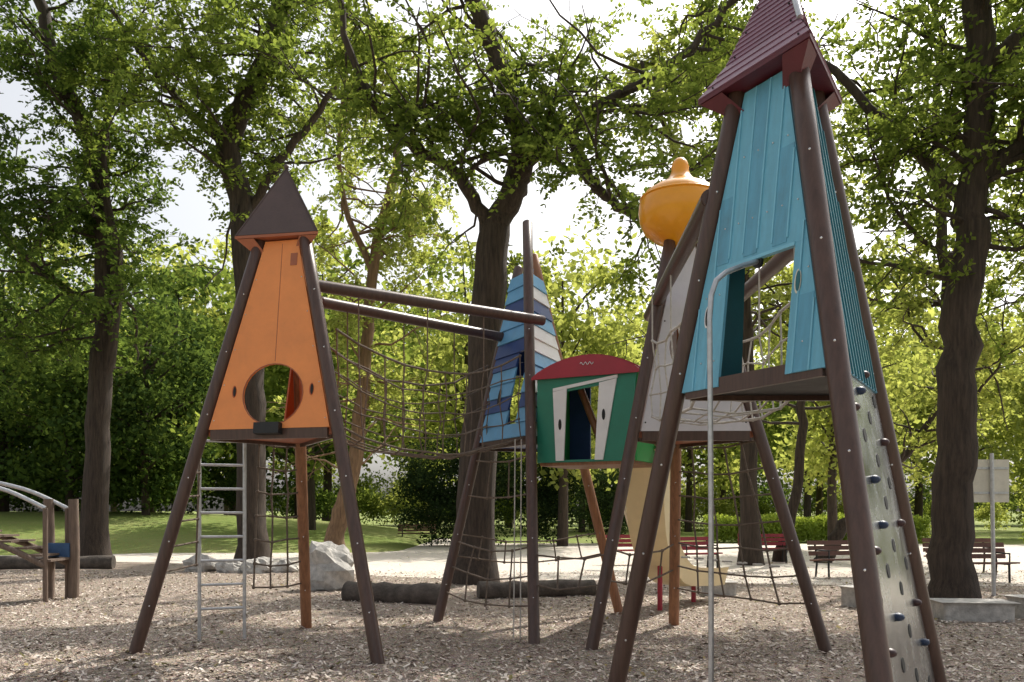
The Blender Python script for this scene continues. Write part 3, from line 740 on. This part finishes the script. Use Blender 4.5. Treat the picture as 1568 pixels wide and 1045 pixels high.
for (yy,x0,x1,st,sr,kind) in rows:
    x=x0
    while x<x1:
        s=random.uniform(*sr)
        me=far[(k*7+int(yy))%4] if kind==0 else (fdark[k%2] if kind==1 else (far+fdark)[k%6])
        put(me,x+random.uniform(-1.5,1.5),yy+random.uniform(-3,3),s,random.uniform(0,6.28),eF,'tree_%d'%k); k+=1; x+=st*random.uniform(.8,1.25)
put(far[0],2.2,37,.85,1.0,eF,'tree_%d'%k); put(far[1],-9.5,40,.95,2.0,eF,'tree_%d'%(k+1)); put(far[2],12.5,33,.72,3.0,eF,'tree_%d'%(k+2)); put(far[3],-2.6,50,1.05,4.0,eF,'tree_%d'%(k+3))
shr=[blob('shrub_mesh_%d'%i,3.2,2.3,3200,.20,.1,50+i,l,26,.85,False) for i,l in enumerate(['leafF','leafB','leafC','leafA'])]
eS=empty('shrubbery')
k=0
for (yy,x0,x1,st,vs,sr) in [(45,-42,-17,2.9,(0,1,1),(1.0,1.8)),(60,-14,8,3.4,(1,3,2),(.7,1.2)),(54,-34,-14,3.5,(0,1,0),(1.0,1.6)),(64,8,70,4.0,(2,3,2),(.7,1.2)),(82,-20,66,5.0,(3,2,1),(1.3,2.0))]:
    x=x0
    while x<x1:
        xx,yy2=x+random.uniform(-.8,.8),yy+random.uniform(-1.5,1.5)
        put(shr[vs[k%3]],xx,yy2,random.uniform(*sr),random.uniform(0,6.28),eS,'shrub_%d'%k,hillz(xx,yy2) if xx<-4 else 0); k+=1; x+=st
yew=blob('yew_mesh',5.5,2.2,9000,.16,.1,71,'leafE',60,.8,False)
for i,(x,y,s) in enumerate([(-3.4,37,.85),(-1.2,38,1.0),(1.8,39,.9),(4.5,40,.75)]):
    put(yew,x,y,s,i*1.3,None,'yew_bush')
def hedge(name,x0,x1,y0,y1,h,n):
    p=np.stack([x0+(x1-x0)*RNG.random(n),y0+(y1-y0)*RNG.random(n),h*(RNG.random(n)**.6)],1); p[:,2]*=1+.08*np.sin(p[:,0]*2.1); dr=unit(RNG.normal(0,1,(n,3))); sd=unit(np.cross(dr,RNG.normal(0,1,(n,3)))); ls=.14*(.6+.8*RNG.random(n))
    P=np.stack([p,p+dr*(ls*.5)[:,None]+sd*(ls*.3)[:,None],p+dr*ls[:,None],p+dr*(ls*.5)[:,None]-sd*(ls*.3)[:,None]],1).reshape(-1,3)
    quads_obj(name,P,'leafD')
hedge('hedge',9.5,20,40.5,42,1.25,26000); hedge('hedge',23,36,37,38.4,1.25,20000)

# ------------------------------------------------------------------ small things
def log(name,a,b,r):
    mb=MB(); pts=[V(a).lerp(V(b),k/10)+V((0,0,random.uniform(-.02,.02))) for k in range(11)]
    mb.tube(pts,[r*(.92+.1*random.random()) for _ in pts],'log',16); mb.build(name)
log('fallen_log',(-2.85,14.7,.17),(-1.15,14.0,.17),.20); log('fallen_log',(-.6,15.1,.15),(1.5,15.6,.15),.17); log('fallen_log',(-15,22,.18),(-10.6,22.6,.18),.2)
def rock(name,x,y,r,sz):
    mb=MB(); mb.ball((x,y,r*sz[2]*.55),r,'stone',16,11,sz,.5); mb.build(name)
rock('boulder',-3.62,16.9,.50,(1,.9,1.15))
for x,y,r in ((-7.9,21.6,.36),(-7.0,21.2,.30),(-6.3,21.1,.34),(-5.7,21.2,.28),(-4.6,19.6,.22)): rock('boulder',x,y,r,(1.2,.9,.75))
def slab(name,x,y,sx,sy,sz,rz):
    mb=MB(); c,s=math.cos(rz),math.sin(rz); mb.box((x,y,sz/2),(sx,sy,sz),'stone',(V((c,s,0)),V((-s,c,0)),Z3)); ob=mb.build(name)
    bv=ob.modifiers.new('b','BEVEL'); bv.width=.05; bv.segments=3
slab('stone_block',3.8,15.6,.55,.4,.28,.1); slab('stone_block',5.6,13.7,.42,.4,.36,.4); slab('stone_block',6.55,12.1,.95,.55,.30,-.1); slab('stone_block',7.6,12.3,.6,.5,.34,.2)
def bench(x,y,rz,m,w=1.7):
    mb=MB(); c,s=math.cos(rz),math.sin(rz); X=V((c,s,0));Y=V((-s,c,0)); o=V((x,y,0))
    for k in range(4): mb.box(o+Y*(-.20+.13*k)+Z3*(.44-.012*k),(w,.105,.035),m,(X,Y,Z3))
    bk=(Z3+Y*.22).normalized()
    for k in range(3): mb.box(o+Y*(.27+.03*k)+Z3*(.56+.125*k),(w,.03,.10),m,(X,(Y-Z3*.22).normalized(),bk))
    for sx in (-w*.38,w*.38):
        p=o+X*sx
        mb.tube([p-Y*.22,p-Y*.20+Z3*.42],.025,'iron',8); mb.tube([p+Y*.30,p+Y*.24+Z3*.42,p+Y*.36+Z3*.86],.025,'iron',8)
        mb.tube([p-Y*.22+Z3*.41,p+Y*.24+Z3*.40],.022,'iron',8); mb.tube([p-Y*.22+Z3*.42,p-Y*.22+Z3*.64,p+Y*.28+Z3*.64],.018,'iron',8)
    mb.build('park_bench')
bench(4.95,22.6,.3,'bred',1.2); bench(3.3,24.5,.2,'bred',1.2); bench(7.6,25.5,-.1,'bred',1.5)
bench(7.9,20.0,.25,'bwood'); bench(10.1,18.6,.05,'bwood',1.8); bench(11.4,21.5,-.1,'bwood',1.7); bench(-4.7,42,.1,'bwood',1.9)
e=empty('park_sign'); mb=MB(); mb.tube([(8.74,15.4,-.1),(8.70,15.4,2.62)],.035,'steel',12); mb.build('post',e)
mb=MB(); mb.box((8.72,15.47,2.12),(.66,.03,.78),'sign'); mb.box((8.72,15.445,2.35),(.62,.02,.04),'steel'); mb.box((8.72,15.445,1.9),(.62,.02,.04),'steel'); mb.build('board',e)
e=empty('arched_play_bridge'); mb=MB()
for x,y in ((-8.05,14.75),(-7.62,14.75)):
    mb.tube([(x,y,-.1),(x+.02,y,.9),(x,y,1.78)],[.09,.085,.08],'post',12)
for dy in (0,.7):
    mb.tube(bez([(-12.3,13.9+dy,1.70),(-10.9,13.9+dy,2.12),(-9.6,14.0+dy,2.16),(-8.5,14.05+dy,1.96),(-7.75,14.1+dy,1.62)],24),.035,'steel',10)
    mb.tube(bez([(-12.3,13.9+dy,.80),(-10.8,13.9+dy,1.22),(-9.5,14.0+dy,1.24),(-8.5,14.05+dy,1.02),(-7.75,14.1+dy,.66)],24),.05,'post',10)
    mb.tube([(-7.75,14.1+dy,-.1),(-7.75,14.1+dy,1.62)],.04,'post',10)
for k in range(14):
    p=bez([(-12.3,13.9,.85),(-10.8,13.9,1.27),(-9.5,14.0,1.29),(-8.5,14.05,1.07),(-7.8,14.1,.73)],13)[k]; mb.box(p+V((0,.35,.02)),(.30,.72,.035),'post')
mb.box((-7.84,14.66,.90),(.40,.04,.24),'bluep')
mb.build('frame',e)

# ------------------------------------------------------------------ light, sky, camera
sd=SUN.normalized(); el=math.asin(sd.z); rot=math.atan2(sd.x,sd.y)
w=bpy.data.worlds.new('World'); scene.world=w; w.use_nodes=True; nt=w.node_tree; bg=nt.nodes['Background']
sky=nt.nodes.new('ShaderNodeTexSky'); sky.sky_type='NISHITA'; sky.sun_disc=False; sky.sun_elevation=el; sky.sun_rotation=rot; sky.dust_density=5; sky.air_density=1.2; sky.ozone_density=1
hs=nt.nodes.new('ShaderNodeHueSaturation'); hs.inputs['Saturation'].default_value=.25; hs.inputs['Value'].default_value=1.3
nt.links.new(sky.outputs[0],hs.inputs['Color']); nt.links.new(hs.outputs[0],bg.inputs['Color']); bg.inputs['Strength'].default_value=.15
su=bpy.data.lights.new('sun','SUN'); su.energy=5; su.angle=math.radians(.5); su.color=(1,.94,.84); so=bpy.data.objects.new('sun',su); COL.objects.link(so); so.rotation_euler=sd.to_track_quat('Z','Y').to_euler()
cam=bpy.data.cameras.new('camera'); co=bpy.data.objects.new('camera',cam); COL.objects.link(co); co.location=(0,0,1.6); co.rotation_euler=(math.radians(90),0,0)
cam.sensor_width=36; cam.lens=29.85; cam.shift_y=.1645; cam.clip_end=2000; scene.camera=co
scene.view_settings.view_transform='Standard'; scene.view_settings.look='None'; scene.view_settings.exposure=0
